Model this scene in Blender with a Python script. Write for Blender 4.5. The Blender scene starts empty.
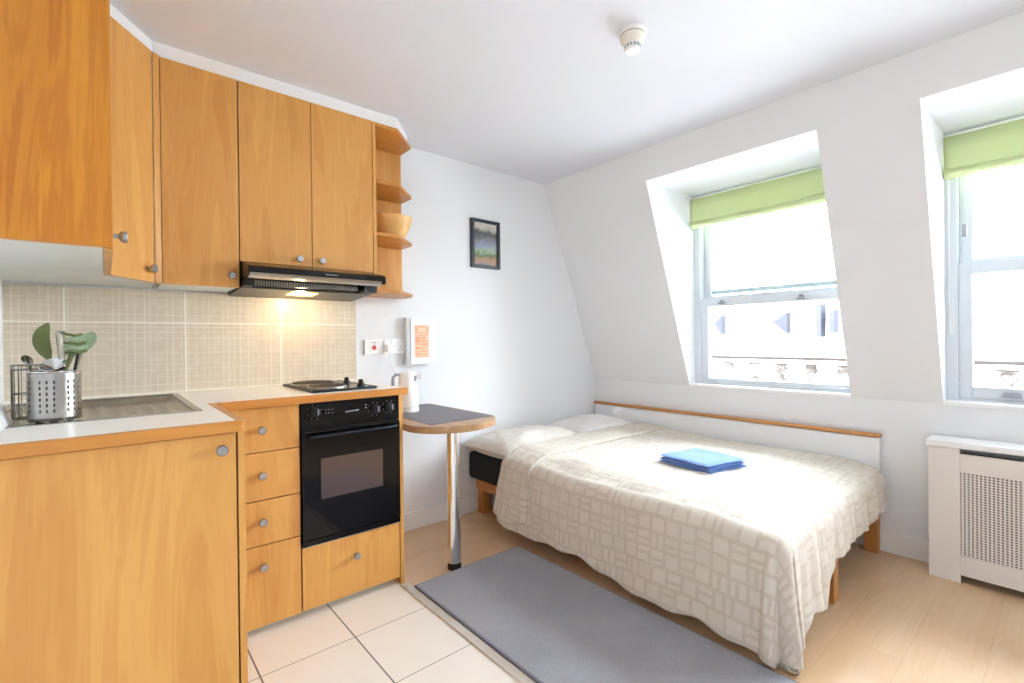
import bpy, bmesh, math, random
from mathutils import Vector, Matrix, noise
random.seed(7)
PI = math.pi
scene = bpy.context.scene
COL = scene.collection

# ---------------------------------------------------------------- materials
def s2l(c):
    return tuple(((v/255)/12.92 if v/255 <= .04045 else ((v/255+.055)/1.055)**2.4) for v in c)

class NT:
    """small helper around a node tree: numbers and sockets mix freely"""
    def __init__(s, name):
        s.m = bpy.data.materials.new(name); s.m.use_nodes = True
        s.t = s.m.node_tree; s.t.nodes.clear()
        s.out = s.t.nodes.new('ShaderNodeOutputMaterial')
        s.b = s.t.nodes.new('ShaderNodeBsdfPrincipled')
        s.t.links.new(s.b.outputs[0], s.out.inputs[0])
    def put(s, sock, v):
        if isinstance(v, bpy.types.NodeSocket): s.t.links.new(v, sock)
        elif isinstance(v, (tuple, list)) and len(v) == 3 and sock.type == 'RGBA': sock.default_value = (*v, 1)
        else: sock.default_value = v
    def n(s, kind, **kw):
        nd = s.t.nodes.new('ShaderNode'+kind)
        for k, v in kw.items(): setattr(nd, k, v)
        return nd
    def math(s, op, a, b=0.0, c=0.0):
        nd = s.n('Math', operation=op)
        for i, v in enumerate((a, b, c)): s.put(nd.inputs[i], v)
        return nd.outputs[0]
    def coord(s, which='Object'): return s.n('TexCoord').outputs[which]
    def sep(s, v):
        nd = s.n('SeparateXYZ'); s.put(nd.inputs[0], v); return nd.outputs
    def comb(s, x, y, z):
        nd = s.n('CombineXYZ')
        for i, v in enumerate((x, y, z)): s.put(nd.inputs[i], v)
        return nd.outputs[0]
    def mapping(s, v, scale=(1,1,1), loc=(0,0,0), rot=(0,0,0)):
        nd = s.n('Mapping'); s.put(nd.inputs[0], v)
        nd.inputs['Scale'].default_value = scale; nd.inputs['Rotation'].default_value = rot
        if isinstance(loc, bpy.types.NodeSocket): s.put(nd.inputs['Location'], loc)
        else: nd.inputs['Location'].default_value = loc
        return nd.outputs[0]
    def noise(s, v, scale=5, detail=3, rough=.5, dist=0):
        nd = s.n('TexNoise'); s.put(nd.inputs['Vector'], v)
        nd.inputs['Scale'].default_value = scale; nd.inputs['Detail'].default_value = detail
        nd.inputs['Roughness'].default_value = rough; nd.inputs['Distortion'].default_value = dist
        return nd.outputs[0]
    def white(s, v):
        nd = s.n('TexWhiteNoise', noise_dimensions='3D'); s.put(nd.inputs['Vector'], v); return nd.outputs[0]
    def ramp(s, f, stops):
        nd = s.n('ValToRGB'); s.put(nd.inputs[0], f)
        cr = nd.color_ramp
        while len(cr.elements) < len(stops): cr.elements.new(.5)
        for e, (p, c) in zip(cr.elements, stops): e.position = p; e.color = (*c, 1)
        return nd.outputs[0]
    def mix(s, f, a, b, mode='MIX'):
        nd = s.n('Mix', data_type='RGBA', blend_type=mode)
        s.put(nd.inputs[0], f); s.put(nd.inputs[6], a); s.put(nd.inputs[7], b)
        return nd.outputs[2]
    def set(s, **kw):
        for k, v in kw.items(): s.put(s.b.inputs[k.replace('_', ' ')], v)
        return s
    def bump(s, h, strength=.2, dist=.002):
        nd = s.n('Bump'); nd.inputs['Strength'].default_value = strength; nd.inputs['Distance'].default_value = dist
        s.put(nd.inputs['Height'], h); s.put(s.b.inputs['Normal'], nd.outputs[0]); return s

def plain(name, rgb, rough=.5, metal=0, **kw):
    m = NT(name); m.set(Base_Color=s2l(rgb), Roughness=rough, Metallic=metal, **kw)
    n_ = m.noise(m.coord(), 14, 2)
    m.put(m.b.inputs['Roughness'], m.math('MULTIPLY_ADD', n_, .08, max(0.0, rough-.04)))
    return m.m

def wood(name, a, b, axis='z', rough=.42, per_obj=True, figure=1.0):
    m = NT(name)
    co = m.coord()
    if per_obj:
        r = m.n('ObjectInfo').outputs['Random']
        off = m.comb(m.math('MULTIPLY', r, 13.7), m.math('MULTIPLY', r, 5.1), m.math('MULTIPLY', r, 9.3))
    else: off = (0, 0, 0)
    sc = {'z': (9, 9, .9), 'x': (.9, 9, 9), 'y': (9, .9, 9)}[axis]
    fine = {'z': (150, 150, 4), 'x': (4, 150, 150), 'y': (150, 4, 150)}[axis]
    v = m.mapping(co, sc, off)
    g = m.noise(v, 1.0, 4, .55, 1.3)
    # growth-ring figure: bands of a slow noise
    rings = m.math('SINE', m.math('MULTIPLY', g, 42))
    f = m.noise(m.mapping(co, fine, off), 1, 2, .6)
    t = m.math('ADD', m.math('MULTIPLY', g, .75), m.math('ADD', m.math('MULTIPLY', rings, .05*figure), m.math('MULTIPLY', f, .13)))
    c = m.ramp(t, [(.28, s2l(b)), (.72, s2l(a))])
    m.set(Base_Color=c, Roughness=rough)
    return m.m

M = {}
M['wall'] = plain('wall_paint', (233, 235, 237), .75)
M['ceiling'] = plain('ceiling_paint', (224, 226, 232), .8)
M['trim'] = plain('white_gloss_paint', (240, 241, 242), .4)
M['beech'] = wood('beech_veneer', (216, 164, 90), (194, 136, 64))
M['beech_light_tint'] = wood('beech_veneer_light_tint', (210, 142, 40), (182, 108, 20), figure=2.2, rough=.3)  # same beech as the other units; its different light is put into the colour
M['beech_x'] = wood('beech_edge', (206, 142, 66), (184, 118, 44), 'x', .35)
M['beech_y'] = wood('beech_edge_deep', (206, 142, 66), (184, 118, 44), 'y', .35)
M['pine'] = wood('pine_bed_wood', (206, 150, 88), (178, 118, 60), 'z', .45)
M['pine_y'] = wood('pine_bed_rail', (206, 150, 88), (178, 118, 60), 'y', .45)
M['bowlwood'] = wood('pale_bowl_wood', (238, 196, 130), (216, 164, 94), 'x', .4)
M['carcass'] = plain('white_melamine', (222, 224, 220), .45)
M['worktop'] = plain('cream_laminate', (248, 246, 240), .35)
M['steel'] = plain('brushed_steel', (172, 170, 166), .24, 1)
M['steel_dull'] = plain('dull_steel', (176, 170, 158), .34, .95)
M['nickel'] = plain('satin_nickel', (168, 168, 172), .36, 1)
M['chrome'] = plain('chrome', (226, 228, 232), .07, 1)
M['wire'] = plain('dark_wire', (138, 136, 132), .35, .9)
M['black_gloss'] = plain('black_enamel', (6, 6, 8), .16, Specular_IOR_Level=.3)
M['black_matt'] = plain('black_plastic', (16, 16, 18), .45)
M['hob_plate'] = plain('cast_iron_hotplate', (52, 47, 44), .5, .5)
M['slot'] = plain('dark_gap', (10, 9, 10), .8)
M['grey_mark'] = plain('pale_print', (150, 150, 156), .5)
M['white_plastic'] = plain('white_plastic', (244, 244, 244), .3)
M['grey_plastic'] = plain('grey_plastic', (150, 154, 160), .4)
M['red'] = plain('red_plastic', (200, 40, 50), .4)
M['orange_print'] = plain('orange_print', (244, 166, 130), .6)
M['orange_pale'] = plain('pale_orange_print', (248, 205, 170), .6)
M['rad_paint'] = plain('warm_white_paint', (232, 226, 220), .4)
M['frame_paint'] = plain('window_frame_paint', (210, 216, 221), .4)
M['rail_shade'] = plain('blue_grey_rail_shade', (186, 206, 212), .5)  # shade on the sash rail, put into the colour
M['frame_dark'] = plain('picture_frame_black', (38, 42, 52), .3)
M['green_silicone'] = plain('olive_green_nylon', (92, 102, 54), .45)
M['green_pale'] = plain('pale_green_nylon', (150, 172, 136), .4)
M['lamp_glass'] = None

# floor laminate
m = NT('beech_laminate_floor')
co = m.coord(); X, Y, Z = m.sep(co)
px = m.math('DIVIDE', Y, .195); row = m.math('FLOOR', px)
shift = m.math('MULTIPLY', m.white(m.comb(row, 3, 1)), 1.2)
py = m.math('DIVIDE', m.math('ADD', X, shift), 1.2); cel = m.math('FLOOR', py)
rnd = m.white(m.comb(row, cel, 5))
fx = m.math('FRACT', px); fy = m.math('FRACT', py)
v = m.comb(m.math('MULTIPLY', X, 1.1), m.math('ADD', m.math('MULTIPLY', Y, 8), m.math('MULTIPLY', rnd, 30)), m.math('MULTIPLY', rnd, 9))
g = m.noise(v, 1.0, 4, .55, 1.0)
rings = m.math('SINE', m.math('MULTIPLY', g, 48))
f = m.noise(m.comb(m.math('MULTIPLY', X, 6), m.math('MULTIPLY', Y, 160), 1.0), 1, 2)
t = m.math('ADD', m.math('MULTIPLY', g, .55), m.math('ADD', m.math('MULTIPLY', rings, .035), m.math('ADD', m.math('MULTIPLY', f, .18), m.math('MULTIPLY', rnd, .09))))
c = m.ramp(t, [(.25, s2l((204, 166, 124))), (.8, s2l((228, 200, 166)))])
edge = m.math('MINIMUM', m.math('MULTIPLY', m.math('MINIMUM', fx, m.math('SUBTRACT', 1, fx)), .195), m.math('MULTIPLY', m.math('MINIMUM', fy, m.math('SUBTRACT', 1, fy)), 1.2))
line = m.math('LESS_THAN', edge, .0009)
c = m.mix(m.math('MULTIPLY', line, .35), c, s2l((150, 106, 62)))
m.set(Base_Color=c, Roughness=m.math('MULTIPLY_ADD', f, .10, .26), Coat_Weight=.6, Coat_Roughness=.28)
M['laminate'] = m.m

# floor tiles
m = NT('cream_floor_tiles')
co = m.coord(); X, Y, Z = m.sep(co)
u = m.math('DIVIDE', m.math('SUBTRACT', X, .387), .328); w = m.math('DIVIDE', m.math('SUBTRACT', Y, 1.453), .327)
fu = m.math('FRACT', u); fw = m.math('FRACT', w)
du = m.math('MINIMUM', fu, m.math('SUBTRACT', 1, fu)); dw = m.math('MINIMUM', fw, m.math('SUBTRACT', 1, fw))
gr = m.math('MAXIMUM', m.math('LESS_THAN', du, .0085), m.math('LESS_THAN', dw, .005))
rn = m.white(m.comb(m.math('FLOOR', u), m.math('FLOOR', w), 2))
n1 = m.noise(co, 9, 4); 
c = m.mix(m.math('MULTIPLY_ADD', n1, .5, m.math('MULTIPLY', rn, .25)), s2l((238, 230, 218)), s2l((222, 212, 198)))
c = m.mix(gr, c, s2l((118, 106, 98)))
m.set(Base_Color=c, Roughness=m.math('MULTIPLY_ADD', gr, .5, .22))
m.bump(m.math('SUBTRACT', 1, gr), .3, .002)
M['floor_tile'] = m.m

# wall tiles with woven mosaic print
m = NT('beige_mosaic_tiles')
co = m.coord(); X, Y, Z = m.sep(co)
u = m.math('DIVIDE', m.math('ADD', X, .119), .394); w = m.math('DIVIDE', m.math('SUBTRACT', Z, 1.216), .30)
fu = m.math('FRACT', u); fw = m.math('FRACT', w)
big = m.math('MAXIMUM', m.math('LESS_THAN', m.math('MINIMUM', fu, m.math('SUBTRACT', 1, fu)), .0065), m.math('LESS_THAN', m.math('MINIMUM', fw, m.math('SUBTRACT', 1, fw)), .008))
def lines(t, n, seed):
    a = m.math('MULTIPLY', t, n); k = m.math('FLOOR', a); fr = m.math('FRACT', a)
    j = m.math('MULTIPLY', m.white(m.comb(k, seed, 0)), .55)
    d = m.math('ABSOLUTE', m.math('SUBTRACT', fr, m.math('ADD', j, .15)))
    s_ = m.math('MULTIPLY_ADD', m.white(m.comb(k, seed, 7)), .55, .3)
    return m.math('MULTIPLY', m.math('LESS_THAN', d, .07), m.math('MULTIPLY', s_, .7))
small = m.math('MAXIMUM', lines(fu, 15, 1), lines(fw, 11, 2))
hz = m.noise(m.mapping(co, (25, 1, 420)), 1, 2); vt = m.noise(m.mapping(co, (420, 1, 25)), 1, 2)
cell = m.white(m.comb(m.math('FLOOR', m.math('MULTIPLY', fu, 15)), m.math('FLOOR', m.math('MULTIPLY', fw, 11)), m.math('FLOOR', u)))
t = m.math('ADD', m.math('MULTIPLY', m.math('ADD', hz, vt), .35), m.math('MULTIPLY', cell, .3))
c = m.ramp(t, [(.2, s2l((204, 190, 168))), (.85, s2l((220, 208, 188)))])
c = m.mix(small, c, s2l((238, 230, 216)))
c = m.mix(big, c, s2l((246, 241, 230)))
m.set(Base_Color=c, Roughness=.3)
M['wall_tile'] = m.m

# rug
m = NT('grey_rug_pile')
co = m.coord(); n1 = m.noise(co, 420, 2, .7); n2 = m.noise(co, 5, 3)
c = m.ramp(m.math('ADD', m.math('MULTIPLY', n1, .7), m.math('MULTIPLY', n2, .3)), [(.3, s2l((132, 132, 138))), (.7, s2l((166, 166, 172)))])
m.set(Base_Color=c, Roughness=.95); m.bump(n1, .6, .003)
M['rug'] = m.m
M['rug_edge'] = plain('rug_binding', (120, 120, 130), .9)

# duvet cover: irregular pale blocks on beige
def fabric(name, ground, block, scale=.062, mixk=.85):
    m = NT(name)
    uv = m.coord('UV'); U, V, _ = m.sep(uv)
    a = m.math('DIVIDE', U, scale); ra = m.math('FLOOR', a)
    b = m.math('ADD', m.math('DIVIDE', V, scale), m.math('MULTIPLY', m.white(m.comb(ra, 1, 1)), 1.0)); rb = m.math('FLOOR', b)
    fa = m.math('FRACT', a); fb = m.math('FRACT', b)
    r1 = m.white(m.comb(ra, rb, 3)); r2 = m.white(m.comb(ra, rb, 9))
    e = m.math('MINIMUM', m.math('MINIMUM', fa, m.math('SUBTRACT', 1, fa)), m.math('MINIMUM', fb, m.math('SUBTRACT', 1, fb)))
    # a third of the cells split one way, a third the other
    pos = m.math('MULTIPLY_ADD', r2, .3, .35)
    sa = m.math('ABSOLUTE', m.math('SUBTRACT', fa, pos)); sb = m.math('ABSOLUTE', m.math('SUBTRACT', fb, pos))
    big = 1.0
    sa = m.math('ADD', sa, m.math('GREATER_THAN', r1, .30))
    sb = m.math('ADD', sb, m.math('LESS_THAN', r1, .80))
    e = m.math('MINIMUM', e, m.math('MINIMUM', sa, sb))
    blk = m.n('MapRange', interpolation_type='SMOOTHSTEP'); m.put(blk.inputs[0], e); blk.inputs[1].default_value = .07; blk.inputs[2].default_value = .15; blk = blk.outputs[0]
    tone = m.math('MULTIPLY', blk, m.math('MULTIPLY_ADD', m.white(m.comb(ra, rb, 4)), .4, mixk-.3))
    weave = m.noise(m.mapping(uv, (900, 900, 1)), 1, 1)
    c = m.mix(tone, s2l(ground), s2l(block))
    m.set(Base_Color=c, Roughness=.9, Sheen_Weight=.15)
    m.bump(m.math('ADD', m.math('MULTIPLY', weave, .6), m.noise(m.mapping(uv, (22, 22, 1)), 1, 3)), .35, .006)
    return m.m
M['duvet'] = fabric('block_print_cotton', (205, 195, 180), (220, 212, 201), .066)
M['pillow'] = fabric('pillow_cotton', (214, 207, 196), (226, 221, 213), .05, .7)
M['pillow_white'] = fabric('white_pillow_cotton', (232, 230, 226), (240, 238, 236), .05, .7)
M['mattress'] = plain('black_mattress_cloth', (15, 15, 20), .85)
m = NT('blue_terry'); co = m.coord(); n1 = m.noise(co, 380, 2, .7)
m.set(Base_Color=m.ramp(n1, [(.3, s2l((84, 128, 198))), (.7, s2l((126, 164, 222)))]), Roughness=.95, Sheen_Weight=.3); m.bump(n1, .6, .003)
M['towel'] = m.m
m = NT('green_blind_cloth'); co = m.coord(); n1 = m.noise(m.mapping(co, (1, 300, 300)), 1, 2)
m.set(Base_Color=m.ramp(n1, [(.3, s2l((204, 214, 160))), (.7, s2l((216, 226, 176)))]), Roughness=.85)
tr = m.n('BsdfTranslucent'); tr.inputs[0].default_value = (*s2l((186, 206, 130)), 1)
mx = m.n('MixShader'); mx.inputs[0].default_value = .15
m.t.links.new(m.b.outputs[0], mx.inputs[1]); m.t.links.new(tr.outputs[0], mx.inputs[2]); m.t.links.new(mx.outputs[0], m.out.inputs[0])
M['blind'] = m.m
m = NT('placemat_weave'); co = m.coord(); n1 = m.noise(m.mapping(co, (240, 240, 1)), 1, 2)
m.set(Base_Color=m.ramp(n1, [(.3, s2l((100, 98, 106))), (.7, s2l((132, 130, 138)))]), Roughness=.7); M['mat'] = m.m
# glass
m = NT('window_glass')
tp = m.n('BsdfTransparent'); gl = m.n('BsdfGlossy'); gl.inputs['Roughness'].default_value = .02
fr = m.n('Fresnel'); fr.inputs[0].default_value = 1.25
mx = m.n('MixShader'); m.put(mx.inputs[0], fr.outputs[0])
m.t.links.new(tp.outputs[0], mx.inputs[1]); m.t.links.new(gl.outputs[0], mx.inputs[2]); m.t.links.new(mx.outputs[0], m.out.inputs[0])
M['glass'] = m.m
m = NT('oven_glass'); m.set(Base_Color=s2l((8, 7, 9)), Roughness=.06, Specular_IOR_Level=.3)
M['oven_glass'] = m.m
m = NT('oven_window_glass'); m.set(Base_Color=s2l((64, 46, 42)), Roughness=.05, Coat_Weight=1.0)
M['oven_window'] = m.m
def emis(name, rgb, st):
    m = NT(name); m.set(Base_Color=s2l(rgb), Emission_Color=s2l(rgb), Emission_Strength=st); return m.m
M['hood_lamp'] = emis('lit_lamp_lens', (255, 206, 110), 3)
M['fill_lamp'] = emis('lit_fill_lamp', (250, 250, 255), 3)  # glow of the added fill lamp
# picture
m = NT('garden_picture'); co = m.coord(); X, Y, Z = m.sep(co)
n1 = m.noise(m.mapping(co, (22, 22, 22)), 1, 5, .65, .8)
t = m.math('ADD', m.math('MULTIPLY', m.math('DIVIDE', Z, .3), 1.0), m.math('MULTIPLY_ADD', n1, .5, -.25))
c = m.ramp(t, [(.05, s2l((120, 116, 124))), (.16, s2l((176, 130, 104))), (.30, s2l((84, 108, 74))), (.40, s2l((150, 168, 138))), (.52, s2l((140, 146, 176))), (.62, s2l((122, 122, 128))), (.78, s2l((70, 72, 70))), (.92, s2l((190, 186, 178)))])
m.set(Base_Color=c, Roughness=.2); M['picture'] = m.m
# outside
M['out_wall'] = plain('pale_render', (226, 224, 220), .8, Specular_IOR_Level=0.0)
M['out_dark'] = plain('lead_grey', (50, 50, 55), .7, Specular_IOR_Level=0.0)
M['out_glass'] = plain('distant_pane', (54, 54, 60), .5, Specular_IOR_Level=0.0)
m = NT('stone_with_shade'); co = m.coord(); n1 = m.noise(m.mapping(co, (3, 3, 9)), 1, 5, .7)
m.set(Base_Color=m.ramp(n1, [(.46, s2l((56, 51, 48))), (.62, s2l((112, 106, 100)))]), Roughness=.9, Specular_IOR_Level=0.0); M['out_stone'] = m.m  # dark mottling puts the parapet's shadows into the stone colour
M['out_coping_shade'] = plain('coping_shade', (40, 36, 34), .8, Specular_IOR_Level=0.0)  # shadow lines of the parapet as a dark colour
M['road'] = plain('distant_asphalt', (120, 120, 122), .9)

# ---------------------------------------------------------------- mesh helpers
def new(): return bmesh.new()

def add_box(bm, x0, x1, y0, y1, z0, z1, bev=0.0, seg=2, rot=None):
    t = bmesh.new()
    bmesh.ops.create_cube(t, size=1)
    for v in t.verts:
        v.co = Vector((x0+(v.co.x+.5)*(x1-x0), y0+(v.co.y+.5)*(y1-y0), z0+(v.co.z+.5)*(z1-z0)))
    if bev: bmesh.ops.bevel(t, geom=t.edges[:], offset=bev, segments=seg, affect='EDGES', profile=.7)
    if rot: bmesh.ops.transform(t, matrix=rot, verts=t.verts)
    merge(bm, t); return bm

def merge(bm, t):
    me = bpy.data.meshes.new('tmp'); t.to_mesh(me); t.free(); bm.from_mesh(me); bpy.data.meshes.remove(me)

def add_prism(bm, pts, lo, hi, axis='z', bev=0.0, seg=2):
    """extrude a 2D outline. axis z: pts=(x,y); axis x: pts=(y,z); axis y: pts=(x,z)"""
    t = bmesh.new()
    def P(a, b, c): return {'z': (a, b, c), 'x': (c, a, b), 'y': (a, c, b)}[axis]
    A = [t.verts.new(P(a, b, lo)) for a, b in pts]; B = [t.verts.new(P(a, b, hi)) for a, b in pts]
    n = len(pts)
    t.faces.new(A); t.faces.new(B[::-1])
    for i in range(n): t.faces.new((A[i], B[i], B[(i+1) % n], A[(i+1) % n]))
    bmesh.ops.recalc_face_normals(t, faces=t.faces[:])
    if bev: bmesh.ops.bevel(t, geom=t.edges[:], offset=bev, segments=seg, affect='EDGES')
    merge(bm, t); return bm

def add_lathe(bm, prof, c, axis=(0, 0, 1), n=32, cap=True):
    """prof: list of (radius, height) revolved about axis through c"""
    t = bmesh.new(); q = Vector((0, 0, 1)).rotation_difference(Vector(axis).normalized()).to_matrix()
    rings = []
    for r, h in prof:
        rings.append([t.verts.new(Vector(c)+q @ Vector((r*math.cos(2*PI*i/n), r*math.sin(2*PI*i/n), h))) for i in range(n)])
    for a, b in zip(rings, rings[1:]):
        for i in range(n): t.faces.new((a[i], a[(i+1) % n], b[(i+1) % n], b[i]))
    if cap:
        t.faces.new(rings[0][::-1]); t.faces.new(rings[-1])
    bmesh.ops.recalc_face_normals(t, faces=t.faces[:])
    merge(bm, t); return bm

def add_tube(bm, pts, r, n=8, closed=False):
    t = bmesh.new(); pts = [Vector(p) for p in pts]; N = len(pts); rings = []
    rr = r if isinstance(r, (list, tuple)) else [r]*N
    up = Vector((0, 0, 1)); prev = None
    for i, p in enumerate(pts):
        if closed: d = pts[(i+1) % N]-pts[i-1]
        else: d = pts[min(i+1, N-1)]-pts[max(i-1, 0)]
        d.normalize()
        if prev is None: a = d.cross(up if abs(d.z) < .9 else Vector((1, 0, 0))).normalized()
        else: a = (prev-d*prev.dot(d)).normalized()
        prev = a; b = d.cross(a)
        rings.append([t.verts.new(p+rr[i]*(a*math.cos(2*PI*k/n)+b*math.sin(2*PI*k/n))) for k in range(n)])
    m_ = N if closed else N-1
    for i in range(m_):
        A, B = rings[i], rings[(i+1) % N]
        for k in range(n): t.faces.new((A[k], A[(k+1) % n], B[(k+1) % n], B[k]))
    if not closed: t.faces.new(rings[0][::-1]); t.faces.new(rings[-1])
    bmesh.ops.recalc_face_normals(t, faces=t.faces[:])
    merge(bm, t); return bm

def link(name, bm, mat, parent=None, off=(0, 0, 0), smooth=False):
    me = bpy.data.meshes.new(name)
    if any(off): bmesh.ops.translate(bm, vec=-Vector(off), verts=bm.verts)
    bm.to_mesh(me); bm.free()
    for q in (mat if isinstance(mat, (list, tuple)) else [mat]): me.materials.append(q)
    if smooth:
        me.shade_smooth()
        me.set_sharp_from_angle(angle=math.radians(38))
    o = bpy.data.objects.new(name, me); COL.objects.link(o)
    if parent: o.parent = parent
    return o

def struct(name, bm, mat, parent=None, smooth=False):
    o = link(name, bm, mat, parent, (0, 0, 0), smooth)
    if not parent: o['kind'] = 'structure'
    return o

class Thing:
    def __init__(s, name, label, cat, loc=(0, 0, 0), rotz=0, group=None):
        s.o = bpy.data.objects.new(name, None); COL.objects.link(s.o); s.o.empty_display_size = .05
        s.o.location = loc; s.o.rotation_euler = (0, 0, rotz); s.o['label'] = label; s.o['category'] = cat
        if group: s.o['group'] = group
        s.off = loc
    def part(s, name, bm, mat, parent=None, smooth=False, label=None, local=False):
        o = link(name, bm, mat, parent or s.o, (0, 0, 0) if local else s.off, smooth)
        if label: o['label'] = label
        return o

def single(name, bm, mat, label, cat, loc, group=None, smooth=False):
    o = link(name, bm, mat, None, loc, smooth); o.location = loc
    o['label'] = label; o['category'] = cat
    if group: o['group'] = group
    return o

def knob(thing, door, x, y, z, d=(0, -1, 0)):
    """round satin knob on a face, pointing along d"""
    b = new(); add_lathe(b, [(.0065, 0), (.006, .012), (.0125, .016), (.0148, .020), (.0148, .027), (.0125, .030), (.001, .0305)], (x, y, z), d, 24)
    return thing.part('knob', b, M['nickel'], door, True)

# ---------------------------------------------------------------- room shell
WY = 2.572      # kitchen wall plane
ZC = 2.285      # ceiling
XL = -.285      # left wall
YB = -2.4       # wall behind the viewer
XB, ZB = 3.10, .79        # foot of the slope
XT = 2.527                # head of the slope at the ceiling
XW = 3.17                 # plane of the window boxes
def sx(z): return XB+(XT-XB)*(z-ZB)/(ZC-ZB)
XTILE = 1.030

b = new(); add_box(b, XTILE, 3.3, YB, WY+.05, -.05, 0); struct('floor', b, M['laminate'])
b = new(); add_box(b, XL-.02, XTILE, YB, WY+.05, -.05, 0); struct('floor.001', b, M['floor_tile'])
b = new(); add_box(b, XTILE-.006, XTILE+.03, YB+.01, WY-.56, -.01, .006, .002); struct('trim_1', b, plain('threshold_strip', (196, 186, 174), .35, .3))
b = new(); add_box(b, XL-.05, 3.4, YB-.05, WY+.05, ZC, ZC+.06); struct('ceiling', b, M['ceiling'])
b = new(); add_box(b, XL-.06, 3.4, WY, WY+.08, -.05, ZC+.06); struct('wall_back', b, M['wall'])
b = new(); add_box(b, XL-.08, XL, YB-.05, WY+.05, -.05, ZC+.06); struct('wall_left', b, M['wall'])
b = new(); add_box(b, XL-.06, 3.4, YB-.08, YB, -.05, ZC+.06); struct('wall_front', b, M['wall'])

WIN = [(.79, 1.733), (-.532, .410)]
ZS, ZH = .80, 2.111
b = new()
def quad(*p): b.faces.new([b.verts.new(q) for q in p])
ys = sorted([YB, WY]+[v for w_ in WIN for v in w_])
for i in range(0, len(ys), 2):         # full-height piers between the windows
    add_prism(b, [(XB, 0), (XB, ZB), (XT, ZC), (XT, ZC+.03), (3.30, ZC+.03), (3.30, 0)], ys[i], ys[i+1], 'y')
for y0, y1 in WIN:
    add_prism(b, [(XB, 0), (XB, ZB), (sx(ZS)+.001, ZS), (3.30, ZS), (3.30, 0)], y0, y1, 'y')
    add_prism(b, [(sx(ZH), ZH), (XT, ZC), (XT, ZC+.03), (3.30, ZC+.03), (3.30, ZH)], y0, y1, 'y')
bmesh.ops.remove_doubles(b, verts=b.verts[:], dist=1e-5)
struct('wall_right', b, M['wall'])

def window(n, y0, y1, w2=False):
    w_ = bpy.data.objects.new('window_%d' % n, None); COL.objects.link(w_); w_['kind'] = 'structure'
    yc = (y0+y1)/2
    y0 -= .07      # the box runs on behind the plaster at its far side
    b = new()      # box frame
    jw = .045
    X0, X1 = XW, XW+.11
    add_box(b, X0, X1, y1-jw, y1, ZS+.005, ZH, .003); add_box(b, X0, X1, y0, y0+jw, ZS+.005, ZH, .003)
    add_box(b, X0, X1, y0+jw, y1-jw, ZH-.06, ZH, .003); add_box(b, X0, X1, y0+jw, y1-jw, ZS, ZS+.016, .003)
    link('frame', b, M['frame_paint'], w_)
    b = new(); add_box(b, sx(ZS)-.006, XW+.004, y0+.071, y1-.001, ZS-.014, ZS+.006, .003); link('sill', b, M['trim'], w_)
    hb = .048 if not w2 else .075
    zm = 1.338 if not w2 else 1.418      # bottom of the meeting rail
    sw = .05
    # lower (inner) sash
    b = new(); x0, x1 = XW+.012, XW+.050
    a0, a1 = y0+jw, y1-jw
    add_box(b, x0, x1, a1-sw, a1, ZS+.016, zm+.055, .003); add_box(b, x0, x1, a0, a0+sw, ZS+.016, zm+.055, .003)
    add_box(b, x0, x1, a0+sw, a1-sw, ZS+.016, ZS+hb, .003); add_box(b, x0-.004, x1, a0+sw-.002, a1-sw+.002, zm, zm+.055, .003)
    ls = link('lower_sash', b, M['frame_paint'], w_)
    b = new(); add_box(b, x0+.016, x0+.022, a0+sw, a1-sw, ZS+hb, zm); link('pane', b, M['glass'], ls)
    # upper (outer) sash
    b = new(); x0, x1 = XW+.056, XW+.094
    zt = ZH-.06
    add_box(b, x0, x1, a1-sw, a1, zm+.01, zt, .003); add_box(b, x0, x1, a0, a0+sw, zm+.01, zt, .003)
    add_box(b, x0, x1, a0+sw, a1-sw, zt-.05, zt, .003); add_box(b, x0, x1, a0+sw, a1-sw, zm+.01, zm+.075, .003)
    us = link('upper_sash', b, M['frame_paint'], w_)
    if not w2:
        b = new(); add_box(b, x0-.003, x1, a0+sw+.005, a1-sw-.005, zm+.086, zm+.114, .002); link('rail_shade_strip', b, M['rail_shade'], us)  # blue-grey strip painted for the shaded bottom rail of the outer sash
    b = new(); add_box(b, x0+.016, x0+.022, a0+sw, a1-sw, zm+(.114 if not w2 else .075), zt-.05); link('pane', b, M['glass'], us)
    # hardware
    if not w2:
        for yy in (y1-.195, y0+.335):
            b = new(); add_box(b, XW-.012, XW+.012, yy-.022, yy+.022, zm+.012, zm+.024, .004); add_lathe(b, [(.012, 0), (.012, .014), (.004, .018)], (XW+.0, yy, zm+.022), (0, 0, 1), 16)
            link('latch', b, M['grey_plastic'], w_, smooth=True)
    else:
        b = new(); add_box(b, XW-.006, XW+.006, y1-jw-.035, y1-jw-.015, 1.60, 1.66, .003); link('latch', b, M['grey_plastic'], w_)
        for yy in (y1-.225, y0+.295):
            b = new(); add_prism(b, [(yy-.035, .832), (yy+.035, .832), (yy+.026, .856), (yy-.026, .856)], XW-.012, XW+.014, 'x', .003)
            link('sash_lift', b, M['grey_plastic'], w_)
window(1, *WIN[0]); window(2, *WIN[1], True)

# baseboards
def baseboard(name, pts):
    b = new()
    for (x0, x1, y0, y1) in pts:
        add_box(b, x0, x1, y0, y1, 0, .105, .003)
    struct(name, b, M['trim'])
baseboard('baseboard_back', [(1.055, 3.10, WY-.014, WY)])
baseboard('baseboard_right', [(3.086, 3.10, YB, WY-.014)])
baseboard('baseboard_left', [(XL, XL+.014, YB, 1.46)])
baseboard('baseboard_front', [(XL+.014, 3.086, YB, YB+.014)])

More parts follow.
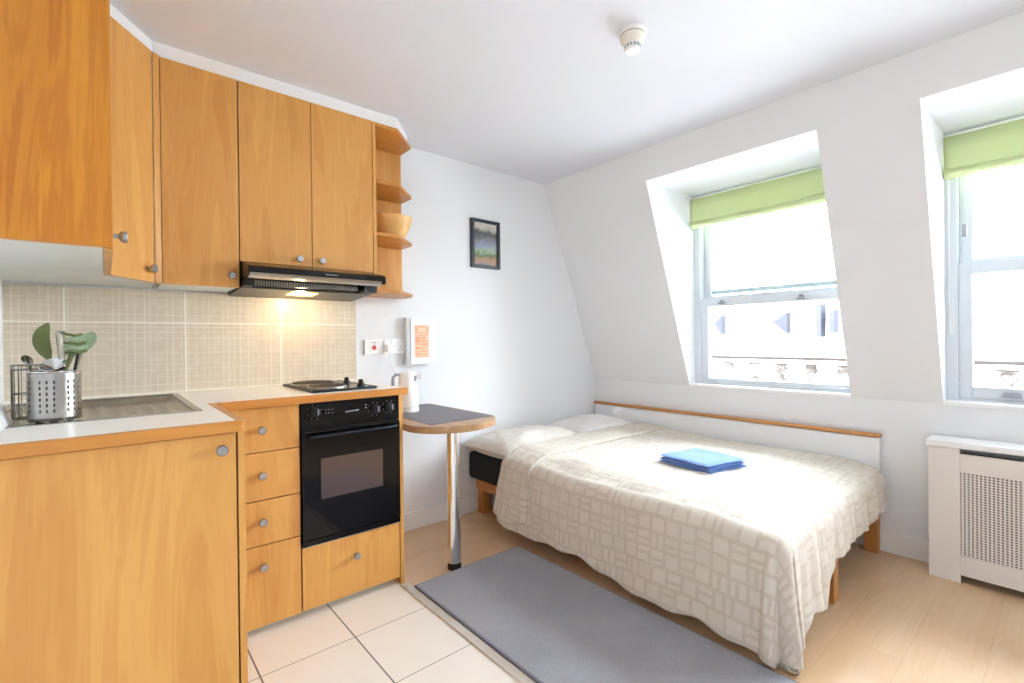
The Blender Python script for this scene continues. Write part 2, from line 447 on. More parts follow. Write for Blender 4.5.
# tiled splashback
b = new(); add_box(b, XL, 1.054, WY-.010, WY+.001, .905, 1.355); struct('wall_splashback', b, M['wall_tile'])
b = new(); add_box(b, 1.054, 1.060, WY-.012, WY, .905, 1.36, .001); struct('trim_2', b, M['trim'])

# ---------------------------------------------------------------- upper cabinets
UF = 2.272; UT = 2.229
# cornice filling cabinet tops to ceiling
b = new()
add_prism(b, [(XL, 1.512), (.010, 1.512), (.006, 2.090), (.150, 2.280), (1.170, 2.280), (1.315, 2.44), (1.325, WY), (XL, WY)], UT+.001, ZC, 'z')
struct('trim_3', b, M['trim'])

t = Thing('wall_cabinet', 'beech wall cabinet nearest the viewer, its broad side panel filling the top left', 'cabinet', (XL, 1.497, 1.36))
b = new(); add_box(b, XL+.002, 0, 1.515, 2.05, 1.362, UT, 0); t.part('body', b, M['carcass'])
b = new(); add_box(b, XL+.002, .0175, 1.492, 1.509, 1.358, ZC-.003, .001); t.part('side_panel', b, M['beech_light_tint'], label='beech side panel facing the room, its amber light put into the colour')
b = new(); add_box(b, .001, .019, 1.511, 2.075, 1.354, UT, .0015); d = t.part('door', b, M['beech'])
knob(t, d, .019, 1.60, 1.405, (1, 0, 0))

t = Thing('wall_cabinet', 'narrow angled corner wall cabinet turning from the left side to the back wall', 'cabinet', (.02, 2.09, 1.36))
b = new(); add_prism(b, [(XL+.002, 2.078), (.012, 2.078), (.155, 2.262), (.155, WY-.012), (XL+.002, WY-.012)], 1.365, UT, 'z'); t.part('body', b, M['carcass'])
b = new(); add_prism(b, [(.019, 2.080), (.147, 2.245), (.134, 2.256), (.006, 2.092)], 1.358, UT, 'z', .001); d = t.part('door', b, M['beech'])
dv = Vector((.128, .165, 0)).normalized(); nv = (dv.y, -dv.x, 0)
knob(t, d, .125, 2.2165, 1.405, nv)
b = new(); add_prism(b, [(.149, 2.248), (.171, 2.264), (.171, 2.30), (.150, 2.30)], 1.358, UT, 'z', .001); t.part('corner_post', b, M['beech'])

def upper(label, x0, x1, z0, doors, name='wall_cabinet'):
    t = Thing(name, label, 'cabinet', (x0, UF, z0))
    b = new(); add_box(b, x0+.002, x1-.002, UF+.020, WY-.012, z0+.004, UT-.002); t.part('body', b, M['carcass'])
    for (a, c, kx, kz) in doors:
        b = new(); add_box(b, a+.0015, c-.0015, UF, UF+.018, z0, UT, .0012); d = t.part('door', b, M['beech'])
        knob(t, d, kx, UF, kz)
upper('tall beech single-door wall cabinet between the angled corner cabinet and the hood', .172, .436, 1.358, [(.172, .436, .405, 1.405)])
upper('beech double-door wall cabinet directly above the cooker hood', .438, 1.030, 1.470, [(.438, .7335, .672, 1.500), (.7335, 1.030, .772, 1.500)])

t = Thing('corner_shelf_unit', 'open beech end shelf unit with cut-off corners, right of the wall cabinets', 'shelf unit', (1.032, WY, 1.37))
b = new(); add_box(b, 1.032, 1.050, UF, WY-.001, 1.372, UT, .001); t.part('side_panel', b, M['beech'])
b = new(); add_box(b, 1.051, 1.335, WY-.016, WY-.001, 1.391, UT-.001, .001); t.part('back_panel', b, M['beech'])
for z in (1.372, 1.660, 1.927, 2.210):
    b = new(); add_prism(b, [(1.051, UF), (1.175, UF), (1.333, 2.43), (1.333, WY-.017), (1.051, WY-.017)], z, z+.018, 'z', .001)
    t.part('shelf', b, M['beech_x'])

# wooden bowl on the shelf
b = new()
prof = [(.001, .0), (.062, .0), (.070, .006), (.102, .07), (.116, .118), (.118, .121), (.112, .121), (.096, .07), (.062, .012), (.001, .010)]
add_lathe(b, prof, (1.205, 2.432, 1.6785), (0, 0, 1), 48, False)
single('bowl', b, M['bowlwood'], 'pale wooden bowl on the open corner shelf beside the wall cabinets', 'bowl', (1.205, 2.432, 1.6785), smooth=True)

# ---------------------------------------------------------------- base units
BF = 2.026; WT0, WT1 = .881, .911
t = Thing('base_cabinet', 'beech base cabinet at the left with one broad door, under the sink', 'cabinet', (XL, 1.545, 0))
b = new(); add_box(b, XL+.004, .280, 1.542, WY-.02, .03, .868); t.part('body', b, M['carcass'])
b = new(); add_box(b, XL+.004, .277, 1.521, 1.539, .02, .876, .0012); d = t.part('door', b, M['beech'])
knob(t, d, .240, 1.521, .835)
b = new(); add_box(b, .2815, .2985, 1.519, 2.03, 0, .880, .001); t.part('side_panel', b, M['beech'])

t = Thing('drawer_cabinet', 'beech drawer cabinet with four stacked drawers left of the oven', 'cabinet', (.30, BF, 0))
b = new(); add_box(b, .301, .594, BF+.022, WY-.02, .03, .868); add_box(b, .301, .594, BF+.06, BF+.075, .0, .03); t.part('body', b, M['carcass'])
for z0, z1, kz in ((.706, .876, .791), (.521, .702, .617), (.347, .517, .440), (.034, .343, .267)):
    b = new(); add_box(b, .302, .594, BF, BF+.018, z0, z1, .0015); d = t.part('drawer', b, M['beech']); knob(t, d, .453, BF, kz)

t = Thing('oven_cabinet', 'beech cabinet housing the black oven, with one wide drawer below', 'cabinet', (.6, BF, 0))
b = new(); add_box(b, .600, 1.030, BF+.30, WY-.02, .30, .868); add_box(b, .600, 1.030, BF+.022, WY-.02, .03, .287); add_box(b, .60, 1.03, BF+.06, BF+.075, .0, .03); t.part('body', b, M['carcass'])
b = new(); add_box(b, .600, 1.030, BF, BF+.018, .034, .289, .0015); d = t.part('drawer', b, M['beech']); knob(t, d, .819, BF, .201)
b = new(); add_box(b, 1.033, 1.051, BF-.002, WY-.016, 0, .880, .001); t.part('side_panel', b, M['beech'])

# worktop
t = Thing('worktop', 'cream laminate L-shaped worktop with a beech front edge', 'worktop', (0, 2.0, WT0))
b = new()
SX1, SY0, SY1 = .236, 1.80, 2.50
add_box(b, XL+.002, .276, 1.522, SY0+.006, WT0, WT1)
add_box(b, SX1-.006, .276, SY0+.006, WY-.011, WT0, WT1)
add_box(b, XL+.002, SX1-.006, SY1-.006, WY-.011, WT0, WT1)
add_box(b, .276, 1.052, 2.012, WY-.011, WT0, WT1)
t.part('top', b, M['worktop'])
b = new(); add_prism(b, [(XL+.002, 1.501), (.288, 1.501), (.300, 1.513), (.277, 1.522), (XL+.002, 1.522)], WT0-.001, WT1-.0005, 'z', .001)
t.part('edge', b, M['beech_x'])
b = new(); add_prism(b, [(.300, 1.513), (.300, 1.998), (.277, 2.012), (.277, 1.522)], WT0-.001, WT1-.0005, 'z', .001)
t.part('edge', b, M['beech_y'])
b = new(); add_prism(b, [(.301, 1.998), (1.066, 1.998), (1.066, 2.012), (.278, 2.012)], WT0-.001, WT1-.0005, 'z', .001)
t.part('edge', b, M['beech_x'])

# sink
t = Thing('sink', 'stainless steel sink with ribbed drainer set in the worktop by the tiled wall', 'sink', (0, 2.15, WT1))
def ring(b, x0, x1, y0, y1, w, z0, z1):
    add_box(b, x0, x1, y0, y0+w, z0, z1, .0012); add_box(b, x0, x1, y1-w, y1, z0, z1, .0012)
    add_box(b, x0, x0+w, y0+w, y1-w, z0, z1, .0012); add_box(b, x1-w, x1, y0+w, y1-w, z0, z1, .0012)
b = new(); ring(b, XL+.02, SX1, SY0, SY1, .022, WT1-.004, WT1+.0025); t.part('rim', b, M['steel'])
# drainer floor sloping back into a channel, with ribs running front to back
b = new(); nx = 120; ny = 30
x0, x1, y0, y1 = XL+.038, SX1-.018, SY0+.018, SY1-.018
vs = []
for i in range(nx+1):
    for j in range(ny+1):
        u, v = i/nx, j/ny
        x = x0+(x1-x0)*u; y = y0+(y1-y0)*v
        e = min(u, 1-u)*(x1-x0); ey = min(v, 1-v)*(y1-y0); ed = min(1, min(e, ey)/.02)
        rib = .5+.5*math.cos(2*PI*(x+.10*(v-.3)**2)/.040)
        inr = 1 if v < .66 else max(0, 1-(v-.66)/.05)
        z = WT1-.001-ed*(.010+.004*v)+ed*inr*rib**2*.009*min(1, e/.03)
        if v > .66: z -= ed*.016*min(1, (v-.66)/.06)
        vs.append(b.verts.new((x, y, z)))
for i in range(nx):
    for j in range(ny):
        a = i*(ny+1)+j; b.faces.new((vs[a], vs[a+ny+1], vs[a+ny+2], vs[a+1]))
t.part('drainer', b, M['steel_dull'], smooth=True)

# ---------------------------------------------------------------- perforated caddy and utensils
PX, PY, PZ, PR = -.110, 1.895, .9095, .0575
t = Thing('utensil_caddy', 'round perforated stainless steel utensil caddy standing on the sink drainer', 'utensil holder', (PX, PY, PZ))
b = new(); NN = 96; rows = 17; H0, H1 = .006, .142
grid = [[b.verts.new((PX+PR*math.cos(2*PI*i/NN), PY+PR*math.sin(2*PI*i/NN), PZ+H0+(H1-H0)*j/rows)) for i in range(NN)] for j in range(rows+1)]
holes = []
for j in range(rows):
    for i in range(NN):
        f_ = b.faces.new((grid[j][i], grid[j][(i+1) % NN], grid[j+1][(i+1) % NN], grid[j+1][i]))
        if j % 2 == 1 and 2 < j < 15 and (i % 16) in (0, 4, 8): holes.append(f_)
bmesh.ops.inset_individual(b, faces=holes, thickness=.0006)
bmesh.ops.delete(b, geom=holes, context='FACES')
o = t.part('body', b, M['steel'], smooth=True)
md = o.modifiers.new('sol', 'SOLIDIFY'); md.thickness = .0012
b = new(); add_lathe(b, [(PR-.004, .003), (PR-.004, .008)], (PX, PY, PZ), n=48); t.part('base', b, M['steel_dull'])
b = new(); add_tube(b, [(PX+(PR)*math.cos(2*PI*i/48), PY+PR*math.sin(2*PI*i/48), PZ+H1) for i in range(48)], .0018, 8, True); t.part('rim', b, M['chrome'], smooth=True)
for a in (-2.2, -1.57, -.9, 1.6):
    b = new(); add_lathe(b, [(.010, -.002), (.010, .006)], (PX+.047*math.cos(a), PY+.047*math.sin(a), PZ-.001), n=12); t.part('foot', b, M['black_matt'])

# wire cutlery basket
WXc, WYc, WR = -.172, 2.005, .036
t = Thing('cutlery_basket', 'dark wire cutlery basket tucked behind the left of the steel caddy', 'cutlery holder', (WXc, WYc, .908))
for z in (.912, .985, 1.055, 1.068):
    b = new(); add_tube(b, [(WXc+WR*math.cos(2*PI*i/24), WYc+WR*math.sin(2*PI*i/24), z) for i in range(24)], .0018, 6, True)
    t.part('ring', b, M['wire'], smooth=True)
b = new()
for i in range(12):
    a = 2*PI*i/12; add_tube(b, [(WXc+WR*math.cos(a), WYc+WR*math.sin(a), .910), (WXc+WR*math.cos(a), WYc+WR*math.sin(a), 1.07)], .0016, 6)
add_tube(b, [(WXc-WR, WYc, .912), (WXc+WR, WYc, .912)], .0018); add_tube(b, [(WXc, WYc-WR, .912), (WXc, WYc+WR, .912)], .0018)
t.part('upright', b, M['wire'], smooth=True)

def blade(b, outline, origin, ux, uz, thick, curve=0.0):
    """flat shape in a tilted plane with thickness; outline in (u,w); curve bends it along its normal"""
    ux = Vector(ux).normalized(); uz = Vector(uz).normalized(); nn = ux.cross(uz).normalized(); O = Vector(origin)
    t_ = bmesh.new(); n = len(outline)
    cu = sum(p[0] for p in outline)/n; cw = sum(p[1] for p in outline)/n
    R_ = max(math.hypot(p[0]-cu, p[1]-cw) for p in outline)
    def P(u, w, k):
        r = math.hypot(u-cu, w-cw)/R_
        return O+ux*u+uz*w+nn*(k+curve*(r*r-1))
    layers = []
    for k in (thick/2, -thick/2):
        rr = []
        for s_ in (1.0, .66, .33):
            rr.append([t_.verts.new(P(cu+(p[0]-cu)*s_, cw+(p[1]-cw)*s_, k)) for p in outline])
        c_ = t_.verts.new(P(cu, cw, k)); layers.append((rr, c_))
    for li, (rr, c_) in enumerate(layers):
        for a, q in zip(rr, rr[1:]):
            for i in range(n): t_.faces.new((a[i], a[(i+1) % n], q[(i+1) % n], q[i]))
        for i in range(n): t_.faces.new((rr[-1][i], rr[-1][(i+1) % n], c_))
    A, B_ = layers[0][0][0], layers[1][0][0]
    for i in range(n): t_.faces.new((A[i], A[(i+1) % n], B_[(i+1) % n], B_[i]))
    bmesh.ops.recalc_face_normals(t_, faces=t_.faces[:]); merge(b, t_)

def oval(cx, cz, rx, rz, n=24, rot=0):
    return [(cx+rx*math.cos(2*PI*i/n)*math.cos(rot)-rz*math.sin(2*PI*i/n)*math.sin(rot), cz+rx*math.cos(2*PI*i/n)*math.sin(rot)+rz*math.sin(2*PI*i/n)*math.cos(rot)) for i in range(n)]

# olive turner / big spoon, left
t = Thing('serving_spoon', 'olive green broad serving spoon standing leftmost in the steel caddy', 'utensil', (-.118, 1.90, .918))
b = new(); blade(b, [(.0, 0), (-.007, .006), (-.013, .013), (-.022, .024), (-.028, .036), (-.032, .048), (-.033, .060), (-.031, .075), (-.026, .088), (-.018, .099), (-.008, .107), (.000, .112), (.004, .112), (.006, .10), (.005, .085), (.004, .07), (.005, .05), (.006, .03), (.004, .012)], (-.118, 1.895, 1.078), (1, .2, 0), (-.05, 0, 1), .0022, .010)
t.part('bowl', b, M['green_silicone'], smooth=True)
b = new(); add_tube(b, [(-.098, 1.90, .920), (-.108, 1.897, 1.03), (-.116, 1.895, 1.085)], [.0045, .004, .003]); t.part('handle', b, M['steel'], smooth=True)
# steel ladle, bowl just above the rim
t = Thing('ladle', 'shiny steel ladle resting bowl up in the middle of the caddy', 'utensil', (-.10, 1.885, .92))
b = new(); prof = [(.030*math.sin(a), -.022*math.cos(a)) for a in [PI/2*i/8 for i in range(0, 9)]]
add_lathe(b, [(max(.0005, r), h) for r, h in prof]+[(.0285, .001), (.0005, -.019)], (-.112, 1.868, 1.072), (-.25, -.55, .8), 28, False); t.part('bowl', b, M['chrome'], smooth=True)
b = new(); add_tube(b, [(-.095, 1.93, .922), (-.096, 1.90, 1.05), (-.094, 1.885, 1.10), (-.097, 1.88, 1.155), (-.103, 1.88, 1.165)], [.004, .005, .008, .009, .004]); t.part('handle', b, M['steel_dull'], smooth=True)
# pale spatula handle
t = Thing('spatula', 'grey metal spatula with upright curved blade beside the olive spoon', 'utensil', (-.10, 1.91, .92))
b = new(); blade(b, [(-.008, 0), (-.006, .05), (-.012, .085), (-.004, .098), (.008, .098), (.011, .06), (.010, .02), (.008, 0)], (-.098, 1.912, 1.070), (1, -.3, 0), (.03, 0, 1), .002, .006)
t.part('blade', b, M['steel_dull'], smooth=True)
b = new(); add_tube(b, [(-.085, 1.925, .922), (-.096, 1.913, 1.075)], .0042); t.part('handle', b, M['steel_dull'], smooth=True)
# green pasta server with curled slotted head
t = Thing('slotted_turner', 'green slotted turner with curled striped head on the caddy right', 'utensil', (-.07, 1.89, .92))
for k in range(5):
    b = new(); z = 1.098+k*.0125; w = .022+.003*math.sin(k)
    cx_ = -.066-.002*k
    add_tube(b, [(cx_-w-.004, 1.885, z+.006+.002*k), (cx_-w*.4, 1.872, z+.009), (cx_+w*.4, 1.872, z+.005), (cx_+w+.004, 1.886, z+.010)], [.0022, .0042, .0042, .003])
    t.part('prong', b, M['green_silicone'] if k % 2 == 0 else M['green_pale'], smooth=True)
b = new(); blade(b, oval(0, 0, .024, .036), (-.062, 1.892, 1.125), (1, .25, 0), (.25, .1, 1), .003, .010); t.part('head', b, M['green_pale'], smooth=True)
b = new(); add_tube(b, [(-.100, 1.885, .922), (-.092, 1.882, 1.04), (-.070, 1.884, 1.105)], [.005, .006, .006]); t.part('handle', b, M['green_silicone'], smooth=True)
# second green spoon behind
t = Thing('cooking_spoon', 'pale green cooking spoon leaning right behind the slotted turner', 'utensil', (-.06, 1.91, .92))
b = new(); blade(b, oval(0, 0, .020, .032), (-.040, 1.915, 1.135), (1, 0, 0), (.35, .1, 1), .0024, .008); t.part('bowl', b, M['green_pale'], smooth=True)
b = new(); add_tube(b, [(-.084, 1.915, .922), (-.062, 1.915, 1.06), (-.048, 1.915, 1.11)], [.0045, .004, .003]); t.part('handle', b, M['steel_dull'], smooth=True)
# dark round handled tool
t = Thing('pizza_server', 'dark slim kitchen tool at the right rim of the caddy', 'utensil', (-.05, 1.88, .92))
b = new(); add_tube(b, [(-.088, 1.89, .922), (-.066, 1.89, 1.06), (-.058, 1.89, 1.105)], [.003, .0035, .0035]); t.part('handle', b, M['black_matt'], smooth=True)
t.o.name = 'kitchen_tool'
# spoon in the wire basket
t = Thing('wooden_spoon', 'small brown and steel spoon sticking out of the wire basket', 'utensil', (-.17, 1.99, .92))
b = new(); blade(b, oval(0, 0, .011, .017, 20, .6), (-.173, 1.985, 1.082), (1, -.2, 0), (0, -.3, 1), .003, .006); t.part('bowl', b, M['steel'], smooth=True)
b = new(); add_tube(b, [(-.160, 2.01, .925), (-.168, 1.992, 1.07), (-.180, 1.985, 1.095)], .003); t.part('handle', b, M['green_silicone'], smooth=True)
t.o.name = 'spoon'
# white chopping board leaning at the frame's left edge
rt = Matrix.Translation((-.198, 1.84, .9125)) @ Matrix.Rotation(math.radians(-20), 4, 'Y')
b = new(); add_box(b, -.008, .0, -.11, .08, .0, .22, .003, rot=rt)
single('chopping_board', b, M['white_plastic'], 'white plastic board leaning to the left, cut off by the frame beside the caddy', 'chopping board', (-.21, 1.84, .9125), smooth=True)

# ---------------------------------------------------------------- hob
t = Thing('hob', 'small black electric hob with two hotplates on the worktop above the oven', 'hob', (.80, 2.25, WT1))
HX0, HX1, HY0, HY1 = .662, .943, 2.065, 2.50
b = new(); add_box(b, HX0, HX1, HY0, HY1, WT1, WT1+.010, .003); t.part('tray', b, M['black_gloss'])
b = new(); ring(b, HX0-.002, HX1+.002, HY0-.002, HY1+.002, .008, WT1+.001, WT1+.012); t.part('rim', b, M['black_matt'])
for (cx, cy, r) in ((.765, 2.19, .082), (.765, 2.385, .095)):
    b = new(); add_lathe(b, [(r, 0), (r, .010), (r-.006, .0145), (r*.35, .0145), (r*.33, .012), (.001, .012)], (cx, cy, WT1+.009), n=48)
    pl = t.part('hotplate', b, M['hob_plate'], smooth=True)
    b = new(); add_lathe(b, [(r+.004, 0), (r+.004, .006), (r+.0005, .009), (r+.0005, 0)], (cx, cy, WT1+.0095), n=48, cap=False); t.part('plate_ring', b, M['steel_dull'], pl, True)
for yy in (2.13, 2.30):
    b = new(); add_lathe(b, [(.017, 0), (.016, .012), (.012, .014), (.010, .028), (.008, .030)], (.897, yy, WT1+.010), n=20); add_box(b, .894, .900, yy-.016, yy+.016, WT1+.024, WT1+.042, .002)
    t.part('control_knob', b, M['black_matt'], smooth=True)

# ---------------------------------------------------------------- oven
t = Thing('oven', 'built-in black electric oven under the worktop beside the drawers', 'oven', (.815, BF, .3))
b = new(); add_box(b, .602, 1.028, BF+.012, BF+.28, .300, .866); t.part('body', b, M['black_matt'])
b = new(); add_box(b, .600, 1.030, BF-.006, BF+.012, .768, .876, .003); cp = t.part('control_panel', b, M['black_gloss'])
for x, z in ((.654, .838), (.913, .826), (.980, .828)):
    b = new(); add_lathe(b, [(.021, 0), (.020, .006), (.0175, .008), (.016, .022), (.013, .024), (.0005, .024)], (x, BF-.006, z), (0, -1, 0), 28)
    add_box(b, x-.003, x+.003, BF-.036, BF-.028, z-.015, z+.015, .0015)
    kb = t.part('control_knob', b, M['black_matt'], smooth=True)
    b = new(); add_box(b, x+.003, x+.006, BF-.0345, BF-.0315, z-.010, z+.012); t.part('pointer', b, M['grey_mark'], kb)
for x, z in ((.654, .838), (.913, .826), (.980, .828)):      # printed marks round the dials
    b = new()
    for k in range(8):
        a = 2*PI*k/8+.3; add_box(b, x+.029*math.cos(a)-.0016, x+.029*math.cos(a)+.0016, BF-.0067, BF-.0062, z+.029*math.sin(a)-.0014, z+.029*math.sin(a)+.0014)
    t.part('dial_print', b, M['grey_mark'], cp)
b = new()
for k in range(9):
    x = .782+k*.0066; add_box(b, x, x+.0045, BF-.0067, BF-.0062, .8235+.0004*k, .8285+.0004*k)
t.part('maker_strip', b, M['grey_mark'], cp)
b = new()
for z in (.842, .828):
    for x in (.695, .708, .722): add_box(b, x, x+.006, BF-.0067, BF-.0062, z, z+.0025)
t.part('clock_print', b, M['grey_mark'], cp)
b = new()
for z in (.845, .832): add_box(b, .869, .875, BF-.0067, BF-.0062, z, z+.005)
t.part('symbol_print', b, M['grey_mark'], cp)
b = new(); add_box(b, .600, 1.030, BF-.014, BF+.010, .322, .762, .004); dr = t.part('door', b, M['oven_glass'])
b = new(); add_box(b, .672, .945, BF-.0155, BF-.0135, .478, .645, .001); t.part('glass_pane', b, M['oven_window'], dr)
b = new(); add_tube(b, [(.622, BF-.014, .742), (.628, BF-.034, .742), (.65, BF-.040, .742), (.98, BF-.040, .742), (1.002, BF-.034, .742), (1.008, BF-.014, .742)], [.006, .007, .008, .008, .007, .006], 12)
t.part('handle', b, plain('polished_black_metal', (40, 46, 58), .22, .8), dr, True)
b = new(); add_box(b, .600, 1.030, BF-.010, BF+.010, .294, .318, .002); t.part('vent_strip', b, M['black_gloss'])
b = new(); add_box(b, .600, 1.030, BF-.006, BF+.010, .2895, .2938); t.part('bottom_trim', b, M['steel_dull'])

# ---------------------------------------------------------------- cooker hood
t = Thing('cooker_hood', 'slim black cooker hood with its lamp on, below the double wall cabinet', 'cooker hood', (.74, 2.3, 1.35))
hx0, hx1 = .441, 1.031
b = new(); add_prism(b, [(WY-.012, 1.468), (UF-.004, 1.468), (2.150, 1.440), (2.140, 1.434), (2.137, 1.404), (2.146, 1.398), (2.30, 1.398), (2.30, 1.366), (WY-.012, 1.352)], hx0, hx1, 'x', .001)
t.part('body', b, M['black_gloss'])
b = new(); add_prism(b, [(2.136, 1.410), (2.140, 1.396), (2.175, 1.390), (2.175, 1.397), (2.147, 1.402)], hx0+.004, hx1-.02, 'x', .0006); t.part('visor_lip', b, M['steel'])
b = new(); add_box(b, hx0+.045, hx1-.085, 2.262, 2.30, 1.370, 1.397); gr_ = t.part('grille', b, M['black_matt'])
b = new(); k = hx0+.05
while k < hx1-.09: add_box(b, k, k+.0055, 2.256, 2.264, 1.372, 1.392); k += .0105
t.part('grille_fins', b, M['steel_dull'], gr_)
for x in (hx0+.004, hx1-.07):
    b = new(); add_box(b, x, x+.038 if x < .6 else x+.066, 2.225, 2.30, 1.364, 1.397, .003); t.part('end_block', b, M['black_matt'])
b = new(); add_prism(b, [(2.303, 1.366), (2.303, 1.361), (WY-.014, 1.344), (WY-.014, 1.352)], hx0+.004, hx1-.004, 'x'); t.part('filter', b, plain('hood_filter_steel', (92, 88, 84), .4, .6))
b = new(); add_prism(b, [(2.34, 1.360), (2.34, 1.356), (2.43, 1.350), (2.43, 1.356)], .66, .78, 'x', .0005); t.part('lamp_lens', b, M['hood_lamp'])
b = new(); add_box(b, .745, .800, 2.1365, 2.139, 1.4215, 1.4245); t.part('maker_strip', b, M['grey_mark'])

# ---------------------------------------------------------------- breakfast table
t = Thing('breakfast_table', 'narrow round-ended beech table fixed to the wall beside the oven cabinet', 'table', (1.27, 2.0, 0))
TX0, TX1 = 1.054, 1.522
b = new(); cx = (TX0+TX1)/2; r = (TX1-TX0)/2
pts = [(TX0, WY-.016), (TX0, 1.985)]
for i in range(0, 25):
    a = PI+PI*i/24; pts.append((cx+r*math.cos(a), 1.985+.200*math.sin(a)))
pts += [(TX1, WY-.016)]
pp = []
for p in pts:
    if not pp or (abs(p[0]-pp[-1][0])+abs(p[1]-pp[-1][1])) > 1e-4: pp.append(p)
add_prism(b, pp, .7085, .740, 'z', .003); t.part('tabletop', b, wood('table_beech', (196, 158, 116), (156, 116, 76), 'y', .35))
b = new(); add_lathe(b, [(.0345, .035), (.0335, .3), (.0325, .707)][::-1], (1.306, 1.99, 0), n=32); 
bm_ = b; t.part('leg', bm_, M['chrome'], smooth=True)
b = new(); add_lathe(b, [(.034, 0), (.034, .018), (.031, .034)], (1.306, 1.99, 0.0005), n=32); t.part('foot', b, M['black_matt'], smooth=True)

b = new(); add_box(b, 1.132, 1.492, 1.905, 2.548, .7405, .7435, .001)
single('placemat', b, M['mat'], 'dark grey rectangular mat lying on the round-ended table', 'placemat', (1.31, 2.22, .7405))

KX, KY, KZ = 1.252, 2.345, .7437
t = Thing('kettle', 'white jug kettle standing on the grey mat by the sockets', 'kettle', (KX, KY, KZ))
b = new(); add_lathe(b, [(.056, .0), (.058, .004), (.058, .018), (.056, .020)], (KX, KY, KZ), n=40); t.part('power_base', b, M['white_plastic'], smooth=True)
b = new(); add_lathe(b, [(.054, .0215), (.056, .03), (.053, .12), (.049, .198), (.046, .205)], (KX, KY, KZ), n=40)
add_prism(b, [(KX+.020, KY-.050), (KX+.050, KY-.062), (KX+.046, KY-.020)], KZ+.175, KZ+.204, 'z', .002)
t.part('body', b, M['white_plastic'], smooth=True)
b = new(); add_lathe(b, [(.046, .205), (.044, .211), (.030, .215), (.001, .2155)], (KX, KY, KZ), n=40); add_lathe(b, [(.009, .214), (.008, .224), (.002, .226)], (KX, KY, KZ), n=16); t.part('lid', b, M['white_plastic'], smooth=True)
b = new(); add_tube(b, [(KX-.045, KY, KZ+.200), (KX-.070, KY, KZ+.203), (KX-.088, KY, KZ+.188), (KX-.090, KY, KZ+.12), (KX-.082, KY, KZ+.06), (KX-.052, KY, KZ+.045)], [.007, .008, .008, .008, .008, .007], 12); t.part('handle', b, M['grey_plastic'], smooth=True)
b = new(); add_box(b, KX+.012, KX+.024, KY-.053, KY-.046, KZ+.165, KZ+.195, .002); t.part('water_gauge', b, M['grey_plastic'])

# sockets on the wall
t = Thing('cooker_switch', 'white wall switch plate with a small red rocker, left of the double socket', 'switch', (1.157, WY, 1.09))
b = new(); add_box(b, 1.104, 1.210, WY-.010, WY, 1.050, 1.132, .003); t.part('plate', b, M['white_plastic'])
b = new(); add_box(b, 1.150, 1.168, WY-.016, WY-.0098, 1.078, 1.102, .002); t.part('rocker', b, M['red'])
b = new(); add_box(b, 1.148, 1.170, WY-.0106, WY-.0099, 1.116, 1.121); t.part('printed_mark', b, M['grey_mark'])
b = new(); add_box(b, 1.0995, 1.1035, WY-.012, WY, 1.050, 1.132); t.part('plate_edge', b, M['grey_plastic'])
t = Thing('wall_socket', 'white double power socket between the red switch and the notice card', 'socket', (1.29, WY, 1.09))
b = new(); add_box(b, 1.222, 1.357, WY-.010, WY, 1.052, 1.138, .003); t.part('plate', b, M['white_plastic'])
for x in (1.272, 1.306):
    b = new(); add_box(b, x-.006, x+.006, WY-.014, WY-.0098, 1.112, 1.130, .0015); t.part('rocker', b, M['white_plastic'])
b = new()
for dx, dz, w_, h_ in ((1.325, 1.095, .004, .008), (1.315, 1.075, .008, .004), (1.335, 1.075, .008, .004)): add_box(b, dx-w_/2, dx+w_/2, WY-.0106, WY-.0099, dz-h_/2, dz+h_/2)
t.part('pin_holes', b, M['grey_plastic'])
t = Thing('power_plug', 'white plug with thin cord, pushed into the double socket', 'plug', (1.245, WY-.011, 1.085))
b = new(); add_box(b, 1.224, 1.262, WY-.044, WY-.0102, 1.064, 1.106, .006); t.part('plug_body', b, M['white_plastic'], smooth=True)
b = new(); add_tube(b, [(1.243, WY-.028, 1.066), (1.243, WY-.03, 1.03), (1.247, WY-.045, .985), (1.256, WY-.09, .93), (1.257, WY-.125, .85), (1.257, WY-.140, .770), (1.256, KY+.070, .7500), (KX, KY+.0565, .7520)], .0028, 8)
t.part('cord', b, M['white_plastic'], smooth=True)

# notice card
t = Thing('notice_board', 'white upright panel with a small orange printed notice, above the table', 'notice', (1.45, WY, 1.12))
b = new(); add_box(b, 1.372, 1.530, WY-.045, WY, .985, 1.257, .003); t.part('panel', b, M['white_plastic'])
b = new(); add_box(b, 1.346, 1.371, WY-.040, WY, .985, 1.262, .003); t.part('side_spine', b, plain('grey_white_plastic', (206, 208, 210), .5))
def on(bm, x0, x1, z0, z1, y=WY-.0462): add_box(bm, x0, x1, y, y+.0012, z0, z1)
b = new(); on(b, 1.398, 1.492, 1.026, 1.218); nt = t.part('notice_sheet', b, M['orange_pale'])
b = new()
def on2(*a): on(b, *a, y=WY-.0472)
for (x0, x1, z0, z1) in ((1.402, 1.488, 1.206, 1.212), (1.402, 1.414, 1.176, 1.204), (1.478, 1.488, 1.176, 1.204), (1.402, 1.488, 1.170, 1.175),
                         (1.402, 1.488, 1.154, 1.160), (1.402, 1.432, 1.110, 1.150), (1.440, 1.470, 1.136, 1.150), (1.438, 1.486, 1.118, 1.130), (1.402, 1.430, 1.100, 1.106), (1.440, 1.484, 1.098, 1.112),
                         (1.402, 1.426, 1.072, 1.092), (1.434, 1.488, 1.086, 1.092), (1.434, 1.470, 1.072, 1.080), (1.402, 1.488, 1.058, 1.064), (1.402, 1.440, 1.040, 1.052), (1.448, 1.486, 1.040, 1.048), (1.402, 1.488, 1.029, 1.033)):
    on2(x0, x1, z0, z1)
t.part('notice_print', b, M['orange_print'], nt)

